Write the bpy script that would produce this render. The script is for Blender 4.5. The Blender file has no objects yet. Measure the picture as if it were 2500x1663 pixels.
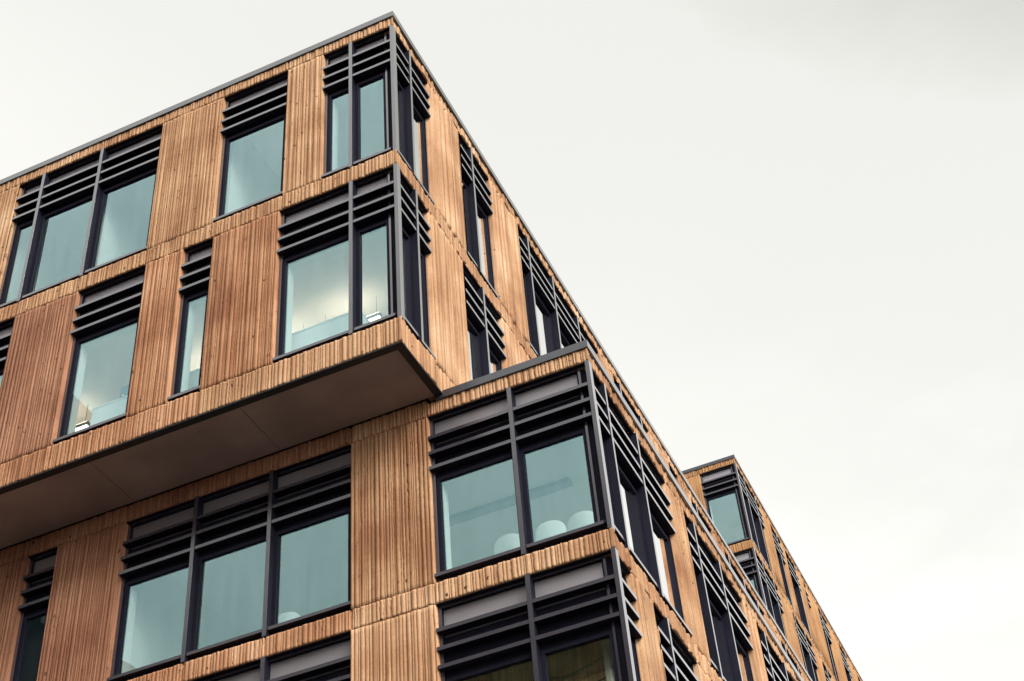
import bpy, bmesh, math, random
import numpy as np
from mathutils import Matrix, Vector, Euler

random.seed(7)
ZG = 20.0                      # heights below are measured from the head of the fifth-floor windows; the street is 20 m lower
sc = bpy.context.scene
COL = sc.collection

# ------------------------------------------------------------------ materials
def new_mat(name):
    m = bpy.data.materials.new(name); m.use_nodes = True
    nt = m.node_tree; nt.nodes.clear()
    out = nt.nodes.new('ShaderNodeOutputMaterial')
    return m, nt, out
def N(nt, t, **kw):
    n = nt.nodes.new(t)
    for k, v in kw.items(): setattr(n, k, v)
    return n
def ramp(nt, stops):
    r = nt.nodes.new('ShaderNodeValToRGB'); e = r.color_ramp.elements
    while len(e) > 1: e.remove(e[-1])
    e[0].position = stops[0][0]; e[0].color = stops[0][1]
    for p, c in stops[1:]:
        k = e.new(p); k.color = c
    return r
def rgb(*c): return (c[0], c[1], c[2], 1.0)
def g1(v): return (v, v, v, 1.0)

def concrete_mat(name, tones, bump=0.25):
    m, nt, out = new_mat(name); L = nt.links
    b = N(nt, 'ShaderNodeBsdfPrincipled'); L.new(b.outputs[0], out.inputs[0])
    tc = N(nt, 'ShaderNodeTexCoord'); oi = N(nt, 'ShaderNodeObjectInfo')
    mp = N(nt, 'ShaderNodeMapping'); mp.inputs['Scale'].default_value = (17, 17, 0.5); L.new(tc.outputs['Object'], mp.inputs[0])
    st = N(nt, 'ShaderNodeTexNoise'); st.inputs['Scale'].default_value = 1.0; st.inputs['Detail'].default_value = 5; st.inputs['Roughness'].default_value = 0.62
    L.new(mp.outputs[0], st.inputs['Vector'])
    bl = N(nt, 'ShaderNodeTexNoise'); bl.inputs['Scale'].default_value = 0.9; bl.inputs['Detail'].default_value = 6; L.new(tc.outputs['Object'], bl.inputs['Vector'])
    fi = N(nt, 'ShaderNodeTexNoise'); fi.inputs['Scale'].default_value = 26; fi.inputs['Detail'].default_value = 4; L.new(tc.outputs['Object'], fi.inputs['Vector'])
    def math_(op, a, bb):
        n = N(nt, 'ShaderNodeMath', operation=op)
        for i, x in enumerate((a, bb)):
            if isinstance(x, (int, float)): n.inputs[i].default_value = x
            else: L.new(x, n.inputs[i])
        return n.outputs[0]
    v = math_('ADD', math_('MULTIPLY', st.outputs[0], 0.50), math_('MULTIPLY', bl.outputs[0], 0.50))
    v = math_('ADD', v, math_('MULTIPLY', math_('SUBTRACT', fi.outputs[0], 0.5), 0.16))
    v = math_('ADD', v, math_('MULTIPLY', math_('SUBTRACT', oi.outputs['Random'], 0.5), 0.13))
    cr = ramp(nt, [(0.35, tones[0]), (0.47, tones[1]), (0.57, tones[2]), (0.70, tones[3])]); L.new(v, cr.inputs[0])
    # blow holes and dark specks
    mp2 = N(nt, 'ShaderNodeMapping'); mp2.inputs['Scale'].default_value = (15, 15, 8); 
    wv = N(nt, 'ShaderNodeMix', data_type='RGBA'); wv.blend_type = 'ADD'; wv.inputs[0].default_value = .09; L.new(tc.outputs['Object'], wv.inputs[6]); L.new(fi.outputs['Color'], wv.inputs[7]); L.new(wv.outputs[2], mp2.inputs[0])
    vo = N(nt, 'ShaderNodeTexVoronoi'); vo.inputs['Scale'].default_value = 1.0; L.new(mp2.outputs[0], vo.inputs['Vector'])
    gate = N(nt, 'ShaderNodeSeparateColor'); L.new(vo.outputs['Color'], gate.inputs[0])
    pit = math_('MULTIPLY', math_('LESS_THAN', vo.outputs['Distance'], math_('MULTIPLY', gate.outputs[1], .28)), math_('GREATER_THAN', gate.outputs[0], 0.90))
    mx = N(nt, 'ShaderNodeMix', data_type='RGBA'); L.new(pit, mx.inputs[0]); L.new(cr.outputs[0], mx.inputs[6]); mx.inputs[7].default_value = tones[4]
    rd = N(nt, 'ShaderNodeMix', data_type='RGBA'); rd.blend_type = 'MULTIPLY'; L.new(math_('MULTIPLY', oi.outputs['Random'], .85), rd.inputs[0]); L.new(mx.outputs[2], rd.inputs[6]); rd.inputs[7].default_value = (.82, .72, .68, 1)
    L.new(rd.outputs[2], b.inputs['Base Color'])
    b.inputs['Roughness'].default_value = 0.85; b.inputs['Specular IOR Level'].default_value = 0.25
    bp = N(nt, 'ShaderNodeBump'); bp.inputs['Strength'].default_value = bump; bp.inputs['Distance'].default_value = 0.02
    L.new(v, bp.inputs['Height']); L.new(bp.outputs[0], b.inputs['Normal'])
    return m

def plain_mat(name, col, rough=0.5, metal=0.0, spec=0.5, var=0.12, scale=3.0, stretch=(1, 1, 1), ior=1.5, coat=0.0, coat_ior=1.5):
    m, nt, out = new_mat(name); L = nt.links
    b = N(nt, 'ShaderNodeBsdfPrincipled'); L.new(b.outputs[0], out.inputs[0])
    tc = N(nt, 'ShaderNodeTexCoord'); mp = N(nt, 'ShaderNodeMapping'); mp.inputs['Scale'].default_value = stretch
    L.new(tc.outputs['Object'], mp.inputs[0])
    no = N(nt, 'ShaderNodeTexNoise'); no.inputs['Scale'].default_value = scale; no.inputs['Detail'].default_value = 6
    L.new(mp.outputs[0], no.inputs['Vector'])
    lo = tuple(max(0, c * (1 - var)) for c in col); hi = tuple(min(1, c * (1 + var)) for c in col)
    cr = ramp(nt, [(0.3, rgb(*lo)), (0.7, rgb(*hi))]); L.new(no.outputs[0], cr.inputs[0]); L.new(cr.outputs[0], b.inputs['Base Color'])
    rr = ramp(nt, [(0.3, g1(max(0.02, rough - 0.07))), (0.7, g1(min(1, rough + 0.07)))]); L.new(no.outputs[0], rr.inputs[0]); L.new(rr.outputs[0], b.inputs['Roughness'])
    b.inputs['Metallic'].default_value = metal; b.inputs['Specular IOR Level'].default_value = spec; b.inputs['IOR'].default_value = ior; b.inputs['Coat Weight'].default_value = coat; b.inputs['Coat Roughness'].default_value = .12; b.inputs['Coat IOR'].default_value = coat_ior
    return m

def satin_mat(name, col, f0, k):
    # satin anodised sheet: dark at normal incidence, strongly reflective towards grazing
    m, nt, out = new_mat(name); L = nt.links
    tc = N(nt, 'ShaderNodeTexCoord'); no = N(nt, 'ShaderNodeTexNoise'); no.inputs['Scale'].default_value = 4; no.inputs['Detail'].default_value = 6; L.new(tc.outputs['Object'], no.inputs['Vector'])
    cr = ramp(nt, [(.3, rgb(*[c * .85 for c in col])), (.7, rgb(*[c * 1.15 for c in col]))]); L.new(no.outputs[0], cr.inputs[0])
    df = N(nt, 'ShaderNodeBsdfDiffuse'); L.new(cr.outputs[0], df.inputs[0])
    gl = N(nt, 'ShaderNodeBsdfGlossy'); gl.inputs['Roughness'].default_value = .22; gl.inputs[0].default_value = (.98, .97, .98, 1)
    lw = N(nt, 'ShaderNodeLayerWeight'); lw.inputs['Blend'].default_value = .5
    pw = N(nt, 'ShaderNodeMath', operation='POWER'); pw.inputs[1].default_value = 2.2; L.new(lw.outputs['Facing'], pw.inputs[0])
    ma = N(nt, 'ShaderNodeMath', operation='MULTIPLY_ADD'); ma.use_clamp = True; ma.inputs[1].default_value = k; ma.inputs[2].default_value = f0; L.new(pw.outputs[0], ma.inputs[0])
    mx = N(nt, 'ShaderNodeMixShader'); L.new(ma.outputs[0], mx.inputs[0]); L.new(df.outputs[0], mx.inputs[1]); L.new(gl.outputs[0], mx.inputs[2]); L.new(mx.outputs[0], out.inputs[0])
    return m

def glass_mat(name, tint, refl=(0.42, 0.90, 1.0), base=0.0, wave=0.0012):
    m, nt, out = new_mat(name); L = nt.links
    tr = N(nt, 'ShaderNodeBsdfTransparent'); tr.inputs[0].default_value = rgb(*tint)
    gl = N(nt, 'ShaderNodeBsdfGlossy'); gl.inputs[0].default_value = rgb(*refl); gl.inputs['Roughness'].default_value = 0.0
    tc = N(nt, 'ShaderNodeTexCoord'); no = N(nt, 'ShaderNodeTexNoise'); no.inputs['Scale'].default_value = 1.3; no.inputs['Detail'].default_value = 1.5
    L.new(tc.outputs['Object'], no.inputs['Vector'])
    bp = N(nt, 'ShaderNodeBump'); bp.inputs['Strength'].default_value = 1.0; bp.inputs['Distance'].default_value = wave
    L.new(no.outputs[0], bp.inputs['Height']); L.new(bp.outputs[0], gl.inputs['Normal'])
    fr = N(nt, 'ShaderNodeFresnel'); ge = N(nt, 'ShaderNodeNewGeometry')     # same reflectance from either side of the pane
    io = N(nt, 'ShaderNodeMix'); io.inputs[2].default_value = 1.52; io.inputs[3].default_value = 1 / 1.52; L.new(ge.outputs['Backfacing'], io.inputs[0]); L.new(io.outputs[0], fr.inputs['IOR'])
    mps = N(nt, 'ShaderNodeMapping'); mps.inputs['Scale'].default_value = (7, 7, .8); L.new(tc.outputs['Object'], mps.inputs[0])
    sk = N(nt, 'ShaderNodeTexNoise'); sk.inputs['Scale'].default_value = 1.0; sk.inputs['Detail'].default_value = 5; L.new(mps.outputs[0], sk.inputs['Vector'])   # rain streaks and dust film
    sv = N(nt, 'ShaderNodeMath', operation='MULTIPLY_ADD'); sv.inputs[1].default_value = 1.4; sv.inputs[2].default_value = 3.3; L.new(sk.outputs[0], sv.inputs[0])
    ma = N(nt, 'ShaderNodeMath', operation='MULTIPLY'); ma.use_clamp = True; L.new(fr.outputs[0], ma.inputs[0]); L.new(sv.outputs[0], ma.inputs[1])
    rc_ = N(nt, 'ShaderNodeMix', data_type='RGBA'); L.new(ma.outputs[0], rc_.inputs[0]); rc_.inputs[6].default_value = rgb(*refl); rc_.inputs[7].default_value = (1, 1, 1, 1); L.new(rc_.outputs[2], gl.inputs[0])
    mx = N(nt, 'ShaderNodeMixShader'); L.new(ma.outputs[0], mx.inputs[0]); L.new(tr.outputs[0], mx.inputs[1]); L.new(gl.outputs[0], mx.inputs[2])
    L.new(mx.outputs[0], out.inputs[0])
    return m

def emit_mat(name, col, strength):
    m, nt, out = new_mat(name)
    e = N(nt, 'ShaderNodeEmission'); e.inputs[0].default_value = rgb(*col); e.inputs[1].default_value = strength
    nt.links.new(e.outputs[0], out.inputs[0]); return m

M = {}
M['concrete'] = concrete_mat('ribbed_concrete', [rgb(.29, .135, .067), rgb(.465, .265, .142), rgb(.61, .385, .222), rgb(.80, .59, .385), rgb(.09, .035, .016)])
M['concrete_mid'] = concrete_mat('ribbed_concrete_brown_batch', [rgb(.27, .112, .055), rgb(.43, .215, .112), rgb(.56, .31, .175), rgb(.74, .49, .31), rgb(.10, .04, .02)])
M['concrete_red_shaded'] = concrete_mat('ribbed_concrete_red_shaded_batch', [rgb(.19, .080, .045), rgb(.315, .150, .086), rgb(.42, .215, .128), rgb(.58, .35, .225), rgb(.08, .03, .018)])  # redder batch, its colour also darkened for the shade at the left
M['tower_concrete'] = concrete_mat('tower_concrete', [rgb(.33, .165, .075), rgb(.43, .235, .11), rgb(.50, .295, .14), rgb(.58, .37, .20), rgb(.14, .06, .03)])
M['metal'] = satin_mat('anodised_metal', (.038, .036, .049), .030, 1.15)
M['fin'] = plain_mat('dark_coated_shaded_metal', (.012, .012, .022), rough=.65, metal=0.0, spec=.08, var=.15, scale=5)  # near black, so sides and undersides look shaded beside the outer faces
M['black'] = plain_mat('black_trim', (.012, .010, .012), rough=.6, var=.2)
M['panel'] = plain_mat('head_panel_metal', (.30, .285, .31), rough=.5, metal=.6, var=.06, scale=1.5)
M['coping'] = satin_mat('coping_metal', (.034, .038, .050), .02, 1.0)
M['soffit'] = plain_mat('soffit_board', (.36, .265, .235), rough=.8, var=.20, scale=1.1)
M['glass'] = glass_mat('window_glass', (.84, .945, .945))
M['ceiling'] = plain_mat('ceiling_board', (.85, .85, .82), rough=.9, var=.05, scale=1.2)
M['plaster'] = plain_mat('white_plaster', (.80, .79, .74), rough=.9, var=.03)
M['floorfin'] = plain_mat('pale_floor', (.70, .67, .62), rough=.5, var=.08)
M['white'] = plain_mat('white_laminate', (.88, .89, .88), rough=.45, var=.02)
M['cream'] = plain_mat('cream_card', (.62, .56, .44), rough=.8, var=.06)
M['bluegrey'] = plain_mat('blue_grey_plastic', (.10, .17, .21), rough=.4, var=.06)
M['shell'] = plain_mat('white_shell_plastic', (.78, .78, .74), rough=.4, var=.02)
M['wood'] = plain_mat('beech_leg', (.45, .30, .17), rough=.5, var=.15, scale=6, stretch=(4, 4, .5))
M['housing'] = plain_mat('lamp_housing', (.42, .42, .42), rough=.45, metal=.3, var=.03)
M['uplamp'] = emit_mat('lamp_uplight_lit', (1.0, .74, .54), 15.0)
M['lamp'] = emit_mat('lamp_diffuser_lit', (1.0, .88, .74), 3.5)
M['duct'] = plain_mat('grey_duct', (.30, .33, .34), rough=.6, var=.06)
M['ground'] = plain_mat('asphalt_ground', (.05, .047, .045), rough=.9, var=.25, scale=.7)
M['roof'] = plain_mat('roof_membrane', (.22, .22, .22), rough=.9, var=.1, scale=.8)
M['opp'] = concrete_mat('brown_facing', [rgb(.14, .08, .04), rgb(.28, .17, .085), rgb(.40, .25, .125), rgb(.55, .36, .19), rgb(.10, .05, .03)])
M['reflection_planks'] = plain_mat('brown_reflection_planks', (.58, .33, .15), rough=.6, var=.45, scale=2.5, stretch=(9, 9, .6))  # for an added board behind the glass that stands for a brown reflection
M['oppdark'] = plain_mat('dark_slate_facing', (.03, .03, .035), rough=.8, var=.2)

# ------------------------------------------------------------------ mesh helpers
class Fac:
    """Vertical facade plane: u along it, w inward depth, z height."""
    def __init__(s, kind, at): s.kind, s.at = kind, at
    def pt(s, u, w, z):
        return (u, s.at + w, z + ZG) if s.kind == 'front' else (s.at - w, u, z + ZG)
    def arr(s, U, W, Z):
        if s.kind == 'front': return np.stack([U, s.at + W, Z + ZG], -1)
        return np.stack([s.at - W, U, Z + ZG], -1)
class MB:
    def __init__(s): s.v = []; s.f = []; s.n = 0; s.mi = 0; s.idx = []
    def raw(s, verts, faces):
        s.v += [tuple(p) for p in verts]; s.f += [tuple(i + s.n for i in f) for f in faces]; s.n += len(verts); s.idx += [s.mi] * len(faces)
    def box(s, x0, x1, y0, y1, z0, z1):
        s.raw([(x0,y0,z0),(x1,y0,z0),(x1,y1,z0),(x0,y1,z0),(x0,y0,z1),(x1,y0,z1),(x1,y1,z1),(x0,y1,z1)],
              [(0,3,2,1),(4,5,6,7),(0,1,5,4),(1,2,6,5),(2,3,7,6),(3,0,4,7)])
    def fbox(s, F, u0, u1, w0, w1, z0, z1):
        if F.kind == 'front': s.box(u0, u1, F.at + w0, F.at + w1, z0 + ZG, z1 + ZG)
        else: s.box(F.at - w1, F.at - w0, u0, u1, z0 + ZG, z1 + ZG)
    def fquad(s, F, u0, u1, w, z0, z1):
        s.raw([F.pt(u0, w, z0), F.pt(u1, w, z0), F.pt(u1, w, z1), F.pt(u0, w, z1)], [(0, 1, 2, 3)])
    def tube(s, a, b, r0, r1, n=8):
        a = Vector(a); b = Vector(b); d = (b - a).normalized(); q = d.to_track_quat('Z', 'Y')
        vs = []
        for p, r in ((a, r0), (b, r1)):
            for k in range(n):
                t = 2 * math.pi * k / n; vs.append(tuple(p + q @ Vector((r * math.cos(t), r * math.sin(t), 0))))
        fs = [(k, (k + 1) % n, n + (k + 1) % n, n + k) for k in range(n)] + [tuple(range(n - 1, -1, -1)), tuple(range(n, 2 * n))]
        s.raw(vs, fs)
    def build(s, name, mat, parent=None):
        me = bpy.data.meshes.new(name); me.from_pydata(s.v, [], s.f); me.update()
        if isinstance(mat, tuple):
            o = link(name, me, mat[0], parent); me.materials.append(mat[1])
            me.polygons.foreach_set('material_index', s.idx); return o
        return link(name, me, mat, parent)
def link(name, me, mat, parent=None):
    me.materials.append(mat)
    o = bpy.data.objects.new(name, me); COL.objects.link(o)
    if parent: o.parent = parent
    return o
def empty(name, loc, label, cat, group=None):
    o = bpy.data.objects.new(name, None); o.empty_display_size = 0.3; COL.objects.link(o); o.location = loc
    o['label'] = label; o['category'] = cat
    if group: o['group'] = group
    return o
def structure(o): o['kind'] = 'structure'; return o

# ------------------------------------------------------------------ ribbed concrete panel
def ribs(rng, vs, u0, u1, flat0, flat1, rs=1.0, fine=True):
    """hand-broken vertical ribs: for every height in vs the position across (U) and the depth (D, inward, m) of the
    four profile points of each rib - groove, arris, face, arris - so that every groove edge is real geometry"""
    e = [u0 - 0.02]
    while e[-1] < u1 + 0.05: e.append(e[-1] + rs * (rng.uniform(.042, .084) if rng.random() > .25 else rng.uniform(.022, .036)))
    e = np.array(e); ne = len(e); nv = len(vs); H = vs[-1] - vs[0]
    outer = rng.uniform(0, .015 * rs, ne); tilt = rng.uniform(-.008, .017, ne)
    gw = rs * rng.uniform(.003, .008, ne); gd = rng.uniform(.022, .046, ne)
    E = np.repeat(e[None], nv, 0); ph = rng.uniform(0, 6.3, (ne, 2)); fq = rng.uniform(1.2, 4.5, ne)
    E += .0013 * np.sin(vs[:, None] * fq[None] + ph[None, :, 0]) + .0008 * np.sin(vs[:, None] * fq[None] * 3.7 + ph[None, :, 1])
    chip = np.zeros((nv, ne))
    if fine:
        for i in range(ne):                               # runs of broken arris along some of the edges
            for _ in range(rng.poisson(.45 + .40 * H)):
                c = rng.uniform(vs[0], vs[-1]); l = rng.uniform(.04, .40)
                mk = np.abs(vs - c) < l
                chip[mk, i] = np.maximum(chip[mk, i], rng.uniform(.3, 1.0) * (rng.random(mk.sum()) > .35))
        E += chip * rng.normal(0, .0055, (nv, ne))
    E = np.sort(E, 1)
    s = np.maximum(E[:, 1:] - E[:, :-1], 1e-4)
    gl = np.minimum(gw[None, :-1] * (1 + 1.6 * chip[:, :-1] * rng.random((nv, ne - 1))), .4 * s)
    gr = np.minimum(.6 * gw[None, 1:] * (1 + 1.2 * chip[:, 1:] * rng.random((nv, ne - 1))), .4 * s)
    o = np.repeat(outer[None, :-1], nv, 0); t = np.repeat(tilt[None, :-1], nv, 0)
    g = gd[None, :-1] * (1 + .6 * chip[:, :-1])
    U = np.stack([E[:, :-1], E[:, :-1] + gl, E[:, :-1] + .5 * s, E[:, 1:] - gr], -1).reshape(nv, -1)
    D = np.stack([g, o, o + .35 * t, o + t], -1).reshape(nv, -1)
    U = np.clip(U, u0, u1); D = np.maximum(D, 0)
    for flag, q in ((flat0, u0), (flat1, u1)):             # smooth arris where a panel turns a corner
        if flag: D *= 1 - np.clip(1 - (np.abs(U - q) - .02) / .03, 0, 1)
    keep = (U.max(0) > u0) & (U.min(0) < u1); i0, i1 = np.where(keep)[0][[0, -1]]
    i0, i1 = max(i0 - 1, 0), min(i1 + 1, U.shape[1] - 1)
    U = U[:, i0:i1 + 1].copy(); D = D[:, i0:i1 + 1].copy(); U[:, 0] = u0; U[:, -1] = u1
    return U, D
SEED = [11]; CON = ['concrete']
def concrete_panel(name, F, u0, u1, z0, z1, parent, mitre=(0, 0), bev_u=(0, 0), bev_v=(0, 0), du=.0085, dv=.042, T=.26, rs=None):
    SEED[0] += 1; rng = np.random.default_rng(SEED[0])
    a, b = u0 + .001, u1 - .001
    nv = max(2, int((z1 - z0) / dv)); vs = np.linspace(z0, z1, nv + 1)
    U, D = ribs(rng, vs, a, b, mitre[0], mitre[1], rs or (1.0 if F.kind == 'front' else 2.1), fine=dv < .1)
    if bev_u[0]: D[U < a + .006] = .045
    if bev_u[1]: D[U > b - .006] = .045
    if bev_v[0]: vs[1] = z0 + .016; D[0, :] = .07; vs[0] = z0 + .001
    if bev_v[1]: vs[-2] = z1 - .016; D[-1, :] = .07; vs[-1] = z1 - .001
    nv1, nu1 = U.shape
    P = F.arr(U, D, np.repeat(vs[:, None], nu1, 1)).reshape(-1, 3)
    idx = np.arange(nu1 * nv1).reshape(nv1, nu1)
    q = np.stack([idx[:-1, :-1], idx[:-1, 1:], idx[1:, 1:], idx[1:, :-1]], -1).reshape(-1, 4)
    # skirts back to depth T
    ub0 = a + (T if mitre[0] else 0); ub1 = b - (T if mitre[1] else 0)
    ub, ut = np.clip(U[0], ub0, ub1), np.clip(U[-1], ub0, ub1)
    base = len(P)
    Tn = np.full(nu1, T); Tv = np.full(nv1, T)
    bot = F.arr(ub, Tn, np.full(nu1, vs[0])); top = F.arr(ut, Tn, np.full(nu1, vs[-1]))
    lef = F.arr(np.full(nv1, ub0), Tv, vs); rig = F.arr(np.full(nv1, ub1), Tv, vs)
    P = np.concatenate([P, bot, top, lef, rig])
    ib = base + np.arange(nu1); it = ib + nu1; il = base + 2 * nu1 + np.arange(nv1); ir = il + nv1
    qs = [np.stack([ib[:-1], ib[1:], idx[0, 1:], idx[0, :-1]], -1), np.stack([idx[-1, :-1], idx[-1, 1:], it[1:], it[:-1]], -1),
          np.stack([il[:-1], idx[:-1, 0], idx[1:, 0], il[1:]], -1), np.stack([idx[:-1, -1], ir[:-1], ir[1:], idx[1:, -1]], -1)]
    qs.append(np.array([[ib[0], it[0], it[-1], ib[-1]]]))
    q = np.concatenate([q] + qs).astype(np.int32)
    me = bpy.data.meshes.new(name)
    me.vertices.add(len(P)); me.vertices.foreach_set('co', P.astype(np.float32).ravel())
    me.loops.add(q.size); me.loops.foreach_set('vertex_index', q.ravel())
    me.polygons.add(len(q)); me.polygons.foreach_set('loop_start', np.arange(0, q.size, 4, dtype=np.int32))
    me.update(calc_edges=True); me.validate()
    mid = (u0 + u1) / 2; key = CON[0]                     # left panels are redder batches; under the overhang their colour also carries shade
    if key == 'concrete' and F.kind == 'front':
        if F.at < .5 and -3.5 < z0 < -3.2: key = 'concrete_red_shaded' if mid < -6 else 'concrete_mid'
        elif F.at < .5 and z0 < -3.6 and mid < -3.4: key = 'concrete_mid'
        elif F.at > 1 and mid < -1.6: key = 'concrete_red_shaded' if (mid < -5.5 or z1 > -4) else 'concrete_mid'
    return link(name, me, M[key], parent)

# ------------------------------------------------------------------ windows
FW, GW = .095, .15          # depth of the frame face and of the glass
def window(parent, wings, z0, z1, corner=None, reveal=False, sill_gap=.075, reveal_left_only=False):
    """wings: list of (Fac, u0, u1, caps, post0, post1): post = end at a glass corner (no jamb there)"""
    fr = MB(); pane = MB(); head = MB(); sill = MB(); rev = MB()
    CB = (M['metal'], M['fin'])                      # satin outer face, dark body with side and underside shade in its colour
    zt = z1 - 1.13         # transom: glass below, blind panel above
    def faced(m, F, a, b, w0, w1, c, d, t=.0022):
        m.mi = 0; m.fbox(F, a, b, w0, w0 + t, c, d); m.mi = 1; m.fbox(F, a + .0015, b - .0015, w0 + t, w1, c + .0015, d - .0015)
    for F, u0, u1, caps, c0, c1 in wings:
        a = u0 + (FW if c0 else 0); b = u1 - (FW if c1 else 0)
        ga = u0 + (GW if c0 else 0); gb = u1 - (GW if c1 else 0)
        if not c0: faced(fr, F, u0, u0 + .052, FW, GW + .06, z0, z1)
        else: faced(fr, F, a + .085, a + .12, FW, GW - .002, z0 + .02, z1 - .052)
        if not c1: faced(fr, F, u1 - .052, u1, FW, GW + .06, z0, z1)
        else: faced(fr, F, b - .12, b - .085, FW, GW - .002, z0 + .02, z1 - .052)
        ia = a + (.121 if c0 else .053); ib_ = b - (.121 if c1 else .053)
        faced(fr, F, ia, ib_, FW, GW + .06, z1 - .05, z1 - .015)
        fr.mi = 1; fr.fbox(F, u0 + (.07 if c0 else .002), u1 - (.07 if c1 else .002), .036, FW - .002, z1 - .014, z1 - .002)
        ed = [ia] + sorted(caps) + [ib_]                       # dark casement round every pane
        for i in range(len(ed) - 1):
            p = ed[i] + (.034 if i else .001); q = ed[i + 1] - (.034 if i < len(ed) - 2 else .001)
            fr.fbox(F, p, p + .055, GW - .03, GW + .05, z0 + .02, zt + .04); fr.fbox(F, q - .055, q, GW - .03, GW + .05, z0 + .02, zt + .04)
            fr.fbox(F, p + .056, q - .056, GW - .03, GW + .05, zt - .02, zt + .04)
            fr.fbox(F, p + .056, q - .056, GW - .03, GW + .05, z0 + .02, z0 + sill_gap + .02)
        head.fbox(F, ia, ib_, GW + .005, GW + .03, z1 - .47, z1 - .051)
        fr.fbox(F, ia, ib_, GW + .007, GW + .05, zt + .041, z1 - .472)
        faced(sill, F, u0 + (.012 if c0 else .004), u1 - (.012 if c1 else .004), .022, GW - .04, z0 + sill_gap + .002, z0 + sill_gap + .052)
        pane.fquad(F, ga if c0 else u0 + .03, gb if c1 else u1 - .03, GW, z0 + .03, zt)
        if reveal:
            ra, rb = u0 + .115, u1 - .115
            if not c0: rev.fbox(F, u0 + .03, ra, GW + .062, GW + .21, z0, zt + .02)
            if not c1: rev.fbox(F, rb, u1 - .03, GW + .062, GW + .21, z0, zt + .02)
            if not reveal_left_only:
                rev.fbox(F, (ga + .12) if c0 else ra + .002, (gb - .12) if c1 else rb - .002, GW + .064, GW + .21, zt - .02, zt + .018)
    w = fr.build('window', CB, parent)
    pane.build('pane', M['glass'], w); head.build('head_panel', M['panel'], w); sill.build('sill', CB, w)
    if reveal: rev.build('reveal', M['plaster'], w)
    for k in (.42, .70, .97):
        for F, u0, u1, caps, c0, c1 in wings:
            lv = MB(); cuts = [u0 + (.066 if c0 else .003)] + sorted(caps) + [u1 - (.066 if c1 else .003)]
            if c0: cuts[0] = u0 + .119
            for i in range(len(cuts) - 1):
                p = cuts[i] + (.034 if i else 0); q = cuts[i + 1] - (.034 if i < len(cuts) - 2 else 0)
                faced(lv, F, p, q, .004, GW, z1 - k - .028, z1 - k + .028)
            lv.build('louvre', CB, w)
    for F, u0, u1, caps, c0, c1 in wings:
        for c in caps:
            mm = MB(); faced(mm, F, c - .033, c + .033, -.006, GW + .05, z0 + .012, z1 - .004)
            mm.build('mullion', CB, w)
    if corner:
        Ff, Fr = corner; cp = MB(); x1, y0 = Fr.at, Ff.at
        cp.box(x1 - .062, x1 - .002, y0 + .002, y0 + .115, z0 + .004 + ZG, z1 - .004 + ZG)
        cp.build('corner_post', M['metal'], w)
        ip = MB(); ip.box(x1 - GW - .10, x1 - GW + .01, y0 + GW - .01, y0 + GW + .10, z0 + .02 + ZG, z1 - .03 + ZG)
        ip.build('inner_post', M['fin'], w)
    return w

def storey(parent, F, z0, z1, u_a, u_b, openings, corner_start=None, corner_end=None, **kw):
    """pier panels between openings [(u0,u1)...] from u_a to u_b"""
    ops = sorted(openings); cur = u_a
    for (p, q) in ops + [(u_b, u_b)]:
        if p - cur > .08:
            n = max(1, round((p - cur) / 2.7)); s = (p - cur) / n
            for k in range(n):
                concrete_panel('pier_panel', F, cur + k * s, cur + (k + 1) * s, z0, z1, parent, bev_v=(1, 1), bev_u=(1 if k else 0, 1 if k < n - 1 else 0),
                               mitre=(1 if (corner_start and cur + k * s == u_a) else 0, 0), **kw)
        cur = q
def band(parent, F, z0, z1, cuts, mitre0=False, mitre1=False, **kw):
    n = len(cuts) - 1
    for i in range(n):
        m0 = mitre0 and i == 0; m1 = mitre1 and i == n - 1
        concrete_panel('spandrel_panel', F, cuts[i], cuts[i + 1], z0, z1, parent, mitre=(m0, m1), bev_u=(0 if m0 else 1, 0 if m1 else 1), dv=.03, **kw)

# ================================================================== THE OFFICE BUILDING (upper and lower block)
UF, UR = Fac('front', 0.0), Fac('right', 0.0)
LD, LE = 1.347, 2.29
LF, LR = Fac('front', LD), Fac('right', LE)
zAh, zAs, zBh, zBs, zBb, zTop = 3.70, .3314, 0.0, -3.362, -3.832, 4.055
zLT, zCh, zCs, zDh, zDs = -3.79, -4.148, -7.066, -7.376, -10.29
XL, UEND = -13.0, 27.46
office = empty('office_building', (0, 0, 0), 'nearest office building of ribbed terracotta concrete, its upper storeys overhanging the lower ones', 'building')

# --- upper block, front
A_front = [(-7.98, -4.77), (-3.47, -2.12)]
B_front = [(-8.75, -7.41), (-6.11, -4.74), (-4.01, -3.42)]
top_b = 3.915
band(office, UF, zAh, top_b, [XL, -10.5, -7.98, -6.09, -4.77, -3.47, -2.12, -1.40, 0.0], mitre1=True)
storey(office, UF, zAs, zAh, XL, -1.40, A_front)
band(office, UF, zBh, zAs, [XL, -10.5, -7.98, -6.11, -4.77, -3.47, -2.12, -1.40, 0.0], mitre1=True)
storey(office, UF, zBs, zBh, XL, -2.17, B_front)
band(office, UF, zBb, zBs, [XL, -10.5, -8.75, -7.41, -6.11, -4.74, -4.01, -3.42, -2.17, 0.0], mitre1=True)
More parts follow.
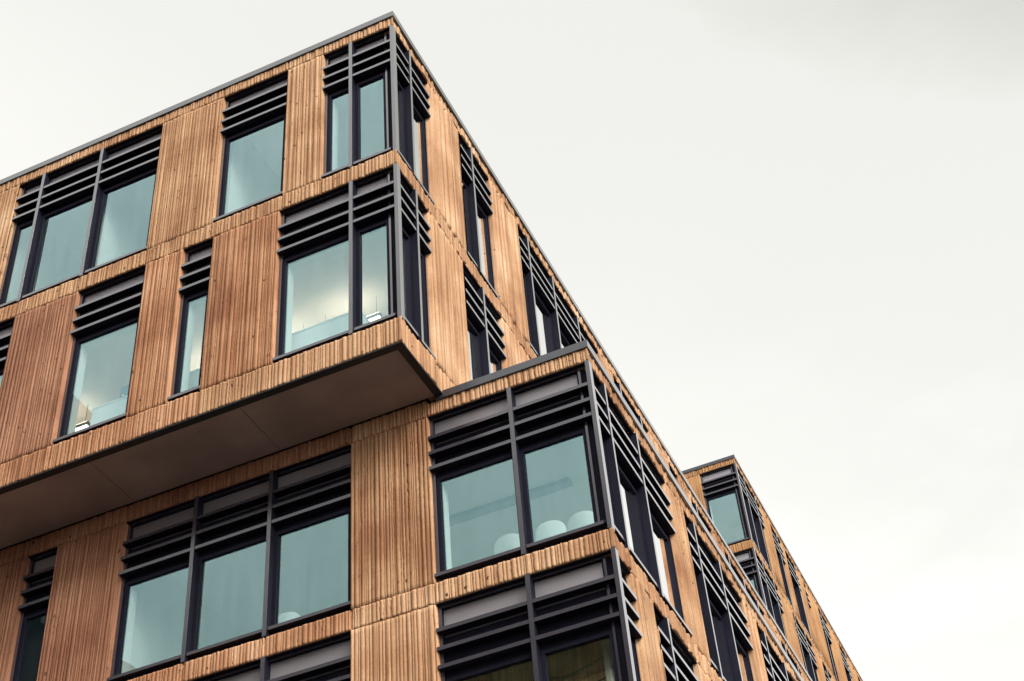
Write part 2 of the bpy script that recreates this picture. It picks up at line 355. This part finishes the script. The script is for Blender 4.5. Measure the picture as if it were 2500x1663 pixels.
# --- upper block, right
A_right = [(2.71, 4.09, [3.21]), (5.40, 9.85, [5.87, 7.16, 8.53]), (10.64, 13.03, [11.07, 12.41]), (14.38, 15.08, []), (16.01, 17.72, [16.38]),
           (18.69, 22.35, [19.01, 20.32, 21.56]), (23.88, 25.98, [24.25, 25.53])]
B_right = [(2.47, 4.09, [3.24]), (5.40, 8.50, [6.6])]
kR = dict(du=.009, dv=.055)
rc = [0.0, 1.44, 2.71, 4.09, 5.40, 7.6, 9.85, 10.64, 13.03, 14.38, 15.08, 16.01, 17.72, 18.69, 20.5, 22.35, 23.88, 25.98, UEND]
band(office, UR, zAh, top_b, rc, mitre0=True, du=.014)
storey(office, UR, zAs, zAh, 1.44, UEND, [(a, b) for a, b, c in A_right], **kR)
band(office, UR, zBh, zAs, [0.0, 1.18, 2.47, 4.09, 5.40, 8.5, 10.64, 13.0, 16.0, 20.0, 24.0, UEND], mitre0=True, du=.014)
storey(office, UR, zBs, zBh, 1.18, UEND, [(a, b) for a, b, c in B_right], **kR)
band(office, UR, zBb, zBs, [0.0, 1.18, 2.47, 4.09, 5.40, 8.5, 12.0, 16.0, 20.0, 24.0, UEND], mitre0=True, du=.014)
# --- windows, upper block
window(office, [(UF, -7.98, -4.77, [-7.40, -6.09], 0, 0)], zAs, zAh)
window(office, [(UF, -3.47, -2.12, [], 0, 0)], zAs, zAh)
window(office, [(UF, -1.40, 0.0, [-.84], 0, 1), (UR, 0.0, 1.44, [.65], 1, 0)], zAs, zAh, corner=(UF, UR), reveal=True, reveal_left_only=True)
window(office, [(UF, -8.75, -7.41, [], 0, 0)], zBs, zBh, reveal=True)
window(office, [(UF, -6.11, -4.74, [], 0, 0)], zBs, zBh, reveal=True)
window(office, [(UF, -4.01, -3.42, [], 0, 0)], zBs, zBh, reveal=True)
window(office, [(UF, -2.17, 0.0, [-.83], 0, 1), (UR, 0.0, 1.18, [.68], 1, 0)], zBs, zBh, corner=(UF, UR), reveal=True)
for a, b, c in A_right: window(office, [(UR, a, b, c, 0, 0)], zAs, zAh)
for a, b, c in B_right: window(office, [(UR, a, b, c, 0, 0)], zBs, zBh)

# --- lower block, front
C_front = [(-7.46, -6.87), (-5.59, -1.57)]
kL = {}
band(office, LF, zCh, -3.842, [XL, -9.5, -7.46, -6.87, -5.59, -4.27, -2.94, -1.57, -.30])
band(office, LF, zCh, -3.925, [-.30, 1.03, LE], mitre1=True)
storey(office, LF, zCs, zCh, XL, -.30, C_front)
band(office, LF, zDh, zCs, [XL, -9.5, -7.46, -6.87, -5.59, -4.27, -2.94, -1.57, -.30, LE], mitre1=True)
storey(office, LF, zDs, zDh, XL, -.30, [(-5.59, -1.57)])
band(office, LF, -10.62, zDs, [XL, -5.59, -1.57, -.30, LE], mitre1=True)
# --- lower block, right
C_right = [(5.45, 8.66, [5.93, 7.27]), (9.46, 12.55, [9.89, 11.18]), (13.9, 16.6, [14.4, 15.7]), (18.0, 20.0, [18.6])]
D_right = [(2.81, 4.70, [3.33]), (5.45, 8.66, [5.93, 7.27])]
LEND = 60.0
band(office, LR, zCh, -3.925, [LD, 3.28, 4.67, 5.45, 8.66, 9.46, 12.55, 13.9, 16.6, 18.0, 20.0, 24.0], mitre0=True, du=.012)
storey(office, LR, zCs, zCh, 4.67, 24.0, [(a, b) for a, b, c in C_right], du=.012, dv=.05)
band(office, LR, zDh, zCs, [LD, 2.01, 2.81, 4.70, 5.45, 8.66, 12.0, 16.0, 20.0, 24.0], mitre0=True, du=.012)
storey(office, LR, zDs, zDh, 2.01, 24.0, [(a, b) for a, b, c in D_right], du=.012, dv=.05)
band(office, LR, -10.62, zDs, [LD, 2.01, 2.81, 4.70, 5.45, 8.66, 12.0, 16.0, 20.0, 24.0], mitre0=True, du=.02)
window(office, [(LF, -7.46, -6.87, [], 0, 0)], zCs, zCh, sill_gap=.11)
window(office, [(LF, -5.59, -1.57, [-4.27, -2.94], 0, 0)], zCs, zCh, sill_gap=.11, reveal=True, reveal_left_only=True)
window(office, [(LF, -.30, LE, [1.03], 0, 1), (LR, LD, 4.67, [1.96, 3.28], 1, 0)], zCs, zCh, corner=(LF, LR), sill_gap=.11, reveal=True, reveal_left_only=True)
window(office, [(LF, -5.59, -1.57, [-4.27, -2.94], 0, 0)], zDs, zDh, sill_gap=.11)
window(office, [(LF, -.30, LE, [1.05], 0, 1), (LR, LD, 2.01, [], 1, 0)], zDs, zDh, corner=(LF, LR), sill_gap=.11)
for a, b, c in C_right: window(office, [(LR, a, b, c, 0, 0)], zCs, zCh, sill_gap=.11)
for a, b, c in D_right: window(office, [(LR, a, b, c, 0, 0)], zDs, zDh, sill_gap=.11)
# lowest storeys (below the picture)
m = MB(); m.box(XL, LE - .01, LD + .01, 24.0, 0, -10.625 + ZG); m.build('plinth_wall', M['concrete'], office)

# --- copings, roofs, soffit, slabs
def coping(F1, F2, x0, y1, zt, h, parent, xs=None):
    m = MB(); ov = .022; y0, x1 = F1.at, F2.at
    m.box(x0, x1 + ov, y0 - ov, y0 + .30, zt - h + ZG, zt + ZG)
    m.box(x1 - .30, x1 + ov, y0 + .301, y1, zt - h + ZG, zt + ZG)
    return m.build('coping', M['coping'], parent)
coping(UF, UR, XL, UEND, zTop, .13, office)
coping(LF, LR, -.135, 24.0, zLT, .13, office)
m = MB(); m.box(XL, -.305, .305, UEND - .01, 3.62 + ZG, 3.98 + ZG); m.build('roof', M['roof'], office)
m = MB(); m.box(-.26, LE - .305, LD + .305, 24.0, -4.02 + ZG, -3.87 + ZG); m.build('roof', M['roof'], office)
m = MB(); m.box(XL, -.01, UEND - .27, UEND, zBb + ZG, top_b + ZG); m.build('end_wall', M['concrete'], office)
m = MB(); m.box(XL, -.012, .012, .14, zBb - .028 + ZG, zBb - .002 + ZG); m.box(-.14, -.012, .141, LD + .02, zBb - .028 + ZG, zBb - .002 + ZG)
m.build('soffit_trim', M['black'], office)
js = [XL, -10.74, -8.09, -5.435, -2.785, -.142]
for i in range(len(js) - 1):
    m = MB(); m.box(js[i] + .006, js[i + 1] - .006, .142, LD - .02, zBb - .006 + ZG, zBb + .05 + ZG); m.build('soffit_panel', M['soffit'], office)
m = MB(); m.box(XL, -.15, .143, LD + .3, zBb + .052 + ZG, zBb + .07 + ZG); m.build('soffit_backing', M['black'], office)
def slab(x0, x1, y0, y1, zc, zf):
    m = MB(); m.box(x0, x1, y0, y1, zf - .06 + ZG, zf + ZG); m.build('floor', M['floorfin'], office)
    m = MB(); m.box(x0, x1, y0, y1, zc + ZG, zf - .062 + ZG); m.build('ceiling', M['ceiling'], office)
slab(XL, -.28, .28, UEND - .28, -.22, .30)                       # between the two upper storeys
m = MB(); m.box(XL, -.28, .28, UEND - .28, 3.46 + ZG, 3.61 + ZG); m.build('ceiling', M['ceiling'], office)
m = MB(); m.box(XL, -.28, .28, UEND - .28, -3.55 + ZG, -3.40 + ZG); m.build('floor', M['floorfin'], office)
m = MB(); m.box(XL, -.28, .29, 10.0, -3.75 + ZG, -3.56 + ZG); m.box(XL, -.28, 10.0, 24, -4.3 + ZG, -3.56 + ZG); m.build('slab', M['black'], office)
m = MB(); m.box(XL, LE - .28, LD + .28, 23.9, -4.36 + ZG, -4.03 + ZG); m.build('ceiling', M['ceiling'], office)
slab(XL, LE - .28, LD + .28, 23.9, -7.58, -7.09)
m = MB(); m.box(XL, LE - .28, LD + .28, 23.9, -10.5 + ZG, -10.32 + ZG); m.build('floor', M['floorfin'], office)
def wall(x0, x1, y0, y1, z0, z1, mat='plaster'):
    m = MB(); m.box(x0, x1, y0, y1, z0 + ZG, z1 + ZG); m.build('partition', M[mat], office)
# partitions inside, plus dark sheets added for unlit rooms
for x in (-6.16, -3.52, -8.1): wall(x - .05, x + .05, .42, 7.5, .301, 3.459)
wall(XL, -4.5, 7.51, 7.6, .301, 3.459); wall(-6.1, -5.2, 6.0, 6.1, -3.39, -.225)
wall(XL, -4.0, 8.01, 8.1, -3.399, -.221)
for x in (-5.66,): wall(x - .05, x + .05, LD + .45, 8.5, -7.08, -4.361)
wall(-6.75, -6.70, LD + .45, 6, -7.08, -4.361, 'oppdark'); wall(-8.0, -5.72, 4.0, 4.1, -7.08, -4.361, 'oppdark')  # dark walls that keep the room behind the narrow window looking unlit
wall(XL, LE - 1.5, 8.51, 8.6, -7.08, -4.361); wall(-7.56, -6.80, LD + .42, LD + .46, -7.08, -4.361, 'oppdark')  # last one: dark sheet close behind the narrow window, standing for shade
wall(XL, LE - 1.5, 6.51, 6.6, -10.31, -7.59, 'oppdark'); wall(-.26, 1.75, LD + .75, LD + .85, -10.31, -7.59, 'reflection_planks'); wall(1.752, 1.82, LD + .6, LD + .85, -10.31, -7.59, 'cream')  # planks imitate the street reflection; dark back wall stands for an unlit room
cm = MB()
for z_, sg in ((-8.62, .05), (-8.86, .035), (-9.15, .045)):
    pts = [(-.25 + .2 * k, LD + .70, z_ + ZG + sg * math.sin(k * 1.15 + z_ * 7) + .012 * k) for k in range(11)]
    for p_, q_ in zip(pts[:-1], pts[1:]): cm.tube(p_, q_, .011, .011, 6)
cm.build('reflection_lines', M['black'], office)  # wavy tubes imitating the dark lines of the street reflection
m = MB(); m.box(-2.2, 1.05, 3.50, 3.66, -4.44 + ZG, -4.363 + ZG); m.build('ceiling_track', M['duct'], office)
m = MB(); m.box(.35, 1.0, 3.75, 4.35, -4.375 + ZG, -4.362 + ZG); m.build('ceiling_hatch', M['ceiling'], office)

# ================================================================== THE REAR TOWER
GY, GX = 29.69, -1.31
FF, FR = Fac('front', GY), Fac('right', GX)
tower = empty('office_tower', (GX, GY, 0), 'rear office tower of tan ribbed concrete, rising behind the nearer roof edge', 'building')
TZ = 10.79; CON[0] = 'tower_concrete'
kT = dict(du=.02, dv=.35)
rowsT = [[(GY, 32.79, [30.63, 32.0]), (34.05, 35.54, [34.8]), (36.12, 37.74, [37.3]), (38.69, 39.15, []), (40.81, 42.38, [41.18]), (44.08, 45.68, [45.15]), (47.32, 49.2, [47.9]), (50.6, 53.4, [51.2, 52.5]), (55.0, 56.4, [])],
         [(GY, 32.76, [30.66, 32.0]), (34.46, 37.30, [34.66, 36.05]), (38.70, 40.1, [39.2]), (41.6, 44.2, [42.1, 43.4]), (45.9, 47.3, []), (49.0, 51.6, [49.6]), (53.3, 55.0, [])],
         [(GY, 31.9, [30.7]), (33.6, 35.0, [34.3]), (36.4, 39.0, [37.0, 38.3]), (40.6, 42.0, []), (43.6, 46.2, [44.2, 45.5]), (48.0, 49.4, []), (51.2, 53.0, [])],
         [(GY, 32.79, [30.63, 32.0]), (34.05, 35.54, [34.8]), (36.12, 37.74, [37.3]), (40.81, 42.38, [41.18]), (44.08, 45.68, [45.15])]]
TX, TEND = -12.0, 60.0
for i, row in enumerate(rowsT):
    o = TZ - 3.70 * i; h1, h0 = zAh + o, zAs + o
    t1 = top_b + o if i == 0 else zAs + o + 3.70
    cuts = sorted(set([GY] + [v for a, b, c in row for v in (a, b)] + [TEND]))
    band(tower, FR, h1, t1 if i == 0 else h1 + .3314, cuts, mitre0=True, du=.022)
    band(tower, FF, h1, t1 if i == 0 else h1 + .3314, [TX, -7.0, -2.71, GX], mitre1=True, du=.022)
    storey(tower, FR, h0, h1, row[0][1], TEND, [(a, b) for a, b, c in row[1:]], **kT)
    storey(tower, FF, h0, h1, TX, -2.71, [], **kT)
    window(tower, [(FF, -2.71, GX, [], 0, 1), (FR, GY, row[0][1], row[0][2], 1, 0)], h0, h1, corner=(FF, FR), reveal=True, reveal_left_only=True)
    for a, b, c in row[1:]: window(tower, [(FR, a, b, c, 0, 0)], h0, h1)
    m = MB(); m.box(TX, GX - .28, GY + .28, TEND - .3, h1 - .24 + ZG, h1 + .30 + ZG); m.build('floor_slab', M['ceiling'], tower)
    m = MB(); m.box(TX, GX - 3, GY + 5.0, GY + 5.1, h0 + ZG, h1 - .25 + ZG); m.build('partition', M['plaster'], tower)
coping(FF, FR, TX, TEND, zTop + TZ, .13, tower)
m = MB(); m.box(TX + .1, GX - .1, GY + .1, TEND - .1, ZG * 0, zAs + TZ - 3.7 * 3 - .01 + ZG); m.build('lower_wall', M['concrete'], tower)
m = MB(); m.box(TX, GX - .02, TEND - .28, TEND, zAs + TZ - 11.1 + ZG, top_b + TZ + ZG); m.build('end_wall', M['concrete'], tower)
for o in tower.children: o.location = (-GX, -GY, 0)

# ================================================================== THINGS BEHIND THE GLASS
def copy_tree(o, parent=None):
    c = o.copy(); COL.objects.link(c)
    if parent: c.parent = parent
    for ch in list(o.children): copy_tree(ch, c)
    return c
def make_chair():
    r = empty('shell_chair', (0, 0, 0), '', 'chair', 'white shell chairs behind the corner window')
    me = bpy.data.meshes.new('shell'); bm = bmesh.new(); nu, nv = 24, 60; rows = []
    prof = [(.24, .43), (.21, .455), (.10, .445), (-.06, .435), (-.16, .45), (-.215, .52), (-.235, .62), (-.245, .72), (-.25, .80), (-.25, .845)]
    for j in range(nv + 1):
        t = math.sin(j / nv * math.pi / 2) ** .9 * (len(prof) - 1); i = min(int(t), len(prof) - 2); f = t - i
        y = prof[i][0] * (1 - f) + prof[i + 1][0] * f; z = prof[i][1] * (1 - f) + prof[i + 1][1] * f
        wd = .235 if z < .66 else .235 * max(0.0004, 1 - ((z - .66) / .1852) ** 2.6) ** .42
        if t < .6: wd *= .75 + .25 * (t / .6) ** .5
        row = []
        for k in range(nu + 1):
            q = 2 * k / nu - 1; curl = .055 * (q * wd / .235) ** 2 if z > .47 else 0; lift = .04 * q * q if z < .5 else 0
            row.append(bm.verts.new((wd * q, y + curl, z + lift)))
        rows.append(row)
    for j in range(nv):
        for k in range(nu): bm.faces.new((rows[j][k], rows[j][k + 1], rows[j + 1][k + 1], rows[j + 1][k])).smooth = True
    bm.to_mesh(me); bm.free()
    sh = link('shell', me, M['shell'], r); sm = sh.modifiers.new('thick', 'SOLIDIFY'); sm.thickness = .012
    for sx in (-1, 1):
        for sy in (-1, 1):
            l = MB(); l.tube((sx * .13, sy * .12, .43), (sx * .21, sy * .21, 0), .017, .011); l.build('leg', M['wood'], r)
    return r
chair0 = make_chair()
zc = -7.085 + ZG
spots = [(.58, 2.16, 0, 'white shell chair left of the middle mullion in the lower corner window'),
         (1.20, 2.16, .05, 'white shell chair just right of the middle mullion in the lower corner window'),
         (1.69, 2.18, -.08, 'white shell chair nearest the glazed corner in the lower corner window'),
         (-.02, 2.48, 1.15, 'white shell chair turned sideways, only its edge showing at the lower corner window'),
         (-3.08, 2.32, .1, 'white shell chair behind the right pane of the wide shaded window under the overhang')]
for i, (x, y, a, lab) in enumerate(spots):
    c = chair0 if i == 0 else copy_tree(chair0)
    c.location = (x, y, zc); c.rotation_euler = (0, 0, a); c['label'] = lab
    if i == 4: c['group'] = 'white shell chairs behind the corner window'
chair0.location = (spots[0][0], spots[0][1], zc)

def make_lamp():
    r = empty('pendant_lamp', (0, 0, 0), '', 'lamp', 'linear pendant lamps hung in the overhanging storey')
    m = MB(); m.box(-.59, .59, -.045, .045, 0, .075); h = m.build('housing', M['housing'], r)
    bv = h.modifiers.new('edge', 'BEVEL'); bv.width = .006
    m = MB(); m.box(-.57, .57, -.036, .036, -.012, -.001); m.build('diffuser', M['lamp'], r)
    m = MB(); m.box(-.57, .57, -.034, .034, .076, .084); m.build('uplight', M['uplamp'], r)
    for s in (-.5, .5):
        m = MB(); m.tube((s, 0, .085), (s, 0, .525), .004, .004, 6); m.build('wire', M['black'], r)
    return r
lamp0 = make_lamp()
lampx = [(-2.12, 'lit linear pendant lamp at the right end of the overhanging corner window'), (-3.55, 'lit linear pendant lamp at the left end of the overhanging corner window'),
         (-4.98, 'lit linear pendant lamp seen through the narrow window of the overhanging storey'), (-8.06, 'lit linear pendant lamp low in the window left of the narrow window')]
for i, (x, lab) in enumerate(lampx):
    l = lamp0 if i == 0 else copy_tree(lamp0)
    l.location = (x, 2.33, -.75 + ZG); l['label'] = lab

def cabinet(x0, x1, lab):
    r = empty('cabinet', ((x0 + x1) / 2, .80, -3.40 + ZG), lab, 'cabinet', 'white cabinets behind the overhanging windows')
    w = (x1 - x0) / 2
    m = MB(); m.box(-w, w, -.2, .2, .06, 1.11); m.build('carcass', M['white'], r)
    m = MB(); m.box(-w + .03, w - .03, -.17, .17, 0, .058); m.build('plinth', M['black'], r)
    m = MB(); m.box(-w - .01, w + .01, -.21, .22, 1.112, 1.14); m.build('top', M['white'], r)
    n = max(1, round(2 * w / .6)); s = 2 * w / n
    for k in range(n):
        m = MB(); m.box(-w + k * s + .004, -w + (k + 1) * s - .004, .202, .22, .07, 1.10); d = m.build('door', M['white'], r)
        m = MB(); m.box(-w + (k + .8) * s, -w + (k + .84) * s, .221, .24, .7, .9); m.build('handle', M['metal'], d)
    return r
cabinet(-5.92, -3.30, 'long white cabinet behind the narrow window and the window left of it')
cabinet(-2.29, -1.02, 'short white cabinet low in the left pane of the overhanging corner window')
r = empty('storage_box', (-5.42, .86, -2.258 + ZG), 'long cream box lying on the white cabinet in the window', 'box')
m = MB(); m.box(-.42, .42, -.12, .12, 0, .10); m.build('body', M['cream'], r)
m = MB(); m.box(-.43, .43, -.13, .13, .101, .14); m.build('lid', M['cream'], r)
r = empty('speaker_box', (-5.45, .88, -2.116 + ZG), 'small blue grey box with a white dot standing on the cream box', 'speaker')
m = MB(); m.box(-.11, .11, -.10, .10, 0, .30); b = m.build('body', M['bluegrey'], r); bv = b.modifiers.new('edge', 'BEVEL'); bv.width = .01
m = MB(); m.tube((-.04, -.1005, .09), (-.04, -.108, .09), .022, .022, 16); m.build('dot', M['white'], r)

# ================================================================== GROUND AND THE STREET OPPOSITE (seen only as reflections; the tall slate block is added to block sky)
m = MB(); m.raw([(-900, -900, 0), (900, -900, 0), (900, 900, 0), (-900, 900, 0)], [(0, 1, 2, 3)])
structure(m.build('ground', M['ground']))
opp = empty('brown_building', (-12, -32, 0), 'brown building across the street, mirrored in the bottom corner window', 'building')
m = MB(); m.box(-13.5, 15, -6, 6, 0, 32.0); m.build('wall', M['opp'], opp)
for z in (24.4, 27.3, 28.5, 29.6, 30.6):
    m = MB(); m.box(-13.5, 15, 6.001, 6.07, z, z + .12); m.build('joint_rail', M['oppdark'], opp)
m = MB(); m.box(-13.6, 15.1, -6.1, 6.1, 32.001, 32.3); m.build('roof', M['roof'], opp)
op2 = empty('slate_building', (-42.9, -22, 0), 'dark slate building across the street, mirrored in the shaded left windows', 'building')
m = MB(); m.box(-19, 16.5, -2, 2, 0, 35.5); m.box(-30, 14.0, -4.6, -2.002, 0, 46); m.build('wall', M['oppdark'], op2)  # taller rear block added out of view to cut sky light from the left
m = MB(); m.raw([(16.502, -1, 0), (20.6, -1, 0), (20.6, 2, 0), (16.502, 2, 0), (16.502, -1, 32.2), (20.6, -1, 29.3), (20.6, 2, 29.3), (16.502, 2, 32.2)],
                [(0, 3, 2, 1), (4, 5, 6, 7), (0, 1, 5, 4), (1, 2, 6, 5), (2, 3, 7, 6), (3, 0, 4, 7)]); m.build('stair_wing', M['oppdark'], op2)

# ================================================================== SKY, SUN, CAMERA
SUN_DIR = Vector((.70, -.42, .56)).normalized()
w = bpy.data.worlds.new('World'); sc.world = w; w.use_nodes = True
nt = w.node_tree; nt.nodes.clear(); L = nt.links
wo = N(nt, 'ShaderNodeOutputWorld'); bg = N(nt, 'ShaderNodeBackground'); L.new(bg.outputs[0], wo.inputs[0])
sky = N(nt, 'ShaderNodeTexSky'); sky.sky_type = 'NISHITA'; sky.sun_disc = False
sky.sun_elevation = math.asin(SUN_DIR.z); sky.sun_rotation = math.atan2(SUN_DIR.x, SUN_DIR.y)
sky.air_density = 1.0; sky.dust_density = 6.0; sky.ozone_density = 1.0
hs = N(nt, 'ShaderNodeHueSaturation'); hs.inputs['Saturation'].default_value = .05; L.new(sky.outputs[0], hs.inputs['Color'])
tc = N(nt, 'ShaderNodeTexCoord'); mp = N(nt, 'ShaderNodeMapping'); mp.inputs['Scale'].default_value = (1.0, 1.0, 2.2); mp.inputs['Location'].default_value = (.3, .1, .2)
L.new(tc.outputs['Generated'], mp.inputs[0])
no = N(nt, 'ShaderNodeTexNoise'); no.inputs['Scale'].default_value = 1.6; no.inputs['Detail'].default_value = 6; no.inputs['Roughness'].default_value = .6; L.new(mp.outputs[0], no.inputs['Vector'])
gd_ = N(nt, 'ShaderNodeVectorMath', operation='DOT_PRODUCT'); gd_.inputs[1].default_value = (.48, 0, .95); L.new(tc.outputs['Generated'], gd_.inputs[0])   # a thicker cloud deck up and to the right
nm = N(nt, 'ShaderNodeMath', operation='MULTIPLY_ADD'); nm.inputs[1].default_value = .26; L.new(no.outputs[0], nm.inputs[0]); L.new(gd_.outputs['Value'], nm.inputs[2])
cl = ramp(nt, [(.50, rgb(10.2, 10.1, 9.6)), (.70, rgb(8.9, 8.85, 8.45)), (.84, rgb(8.7, 8.65, 8.25)), (.94, rgb(6.3, 6.35, 5.75)), (1.0, rgb(4.9, 4.95, 4.4))]); L.new(nm.outputs[0], cl.inputs[0])
wm = N(nt, 'ShaderNodeMapping'); wm.inputs['Scale'].default_value = (3.0, 3.0, 7.5); L.new(tc.outputs['Generated'], wm.inputs[0])
wn = N(nt, 'ShaderNodeTexNoise'); wn.inputs['Scale'].default_value = 2.1; wn.inputs['Detail'].default_value = 8; wn.inputs['Roughness'].default_value = .55; L.new(wm.outputs[0], wn.inputs['Vector'])
wr = ramp(nt, [(.44, g1(0)), (.66, g1(1))]); L.new(wn.outputs[0], wr.inputs[0])          # thin bright wisps, low in the sky only
wz = N(nt, 'ShaderNodeSeparateXYZ'); L.new(tc.outputs['Generated'], wz.inputs[0]); wl = ramp(nt, [(.50, g1(1)), (.66, g1(0))]); L.new(wz.outputs['Z'], wl.inputs[0])
wk = N(nt, 'ShaderNodeMath', operation='MULTIPLY'); L.new(wr.outputs[0], wk.inputs[0]); L.new(wl.outputs[0], wk.inputs[1])
wa = N(nt, 'ShaderNodeMix', data_type='RGBA'); wa.blend_type = 'ADD'; L.new(wk.outputs[0], wa.inputs[0]); L.new(cl.outputs[0], wa.inputs[6]); wa.inputs[7].default_value = (1.0, 1.0, 1.0, 1)
mx = N(nt, 'ShaderNodeMix', data_type='RGBA'); mx.inputs[0].default_value = .72; L.new(hs.outputs[0], mx.inputs[6]); L.new(wa.outputs[2], mx.inputs[7])
dt = N(nt, 'ShaderNodeVectorMath', operation='DOT_PRODUCT'); dt.inputs[1].default_value = Vector((.50, -.66, .56)).normalized(); L.new(tc.outputs['Generated'], dt.inputs[0])
cl0 = N(nt, 'ShaderNodeMath', operation='MAXIMUM'); cl0.inputs[1].default_value = 0; L.new(dt.outputs['Value'], cl0.inputs[0])
pw = N(nt, 'ShaderNodeMath', operation='POWER'); pw.inputs[1].default_value = 4; L.new(cl0.outputs[0], pw.inputs[0])
gl_ = N(nt, 'ShaderNodeMix', data_type='RGBA'); gl_.blend_type = 'ADD'; L.new(pw.outputs[0], gl_.inputs[0]); L.new(mx.outputs[2], gl_.inputs[6]); gl_.inputs[7].default_value = (13, 12.7, 12.1, 1)
L.new(gl_.outputs[2], bg.inputs[0]); bg.inputs[1].default_value = .10

sun = bpy.data.lights.new('sun', 'SUN'); sun.energy = 2.25; sun.angle = math.radians(26); sun.color = (1.0, .95, .87)
so = bpy.data.objects.new('sun', sun); COL.objects.link(so); so.rotation_euler = SUN_DIR.to_track_quat('Z', 'Y').to_euler(); so.location = (30, -20, 60)

cam = bpy.data.cameras.new('camera'); cam.sensor_width = 36; cam.lens = 3651.65 / 2500 * 36; cam.clip_end = 3000; cam.clip_start = .1
co = bpy.data.objects.new('camera', cam); COL.objects.link(co)
Rr = [[0.9087990411628518, 0.4110565086139878, -0.07153215715718222], [-0.32550553807781457, 0.5912491004019207, -0.7378825421126264], [-0.2610180979590372, 0.6938710600680779, 0.671127785550448]]
co.matrix_world = Matrix(((Rr[0][0], -Rr[1][0], -Rr[2][0], 6.971), (Rr[0][1], -Rr[1][1], -Rr[2][1], -14.113), (Rr[0][2], -Rr[1][2], -Rr[2][2], -18.235 + ZG), (0, 0, 0, 1)))
sc.camera = co
sc.cycles.max_bounces = 14; sc.cycles.diffuse_bounces = 7; sc.cycles.transparent_max_bounces = 16
vs_ = sc.view_settings; vs_.view_transform = 'Standard'; vs_.look = 'None'; vs_.exposure = 0.38; vs_.gamma = 1.0; vs_.use_curve_mapping = False
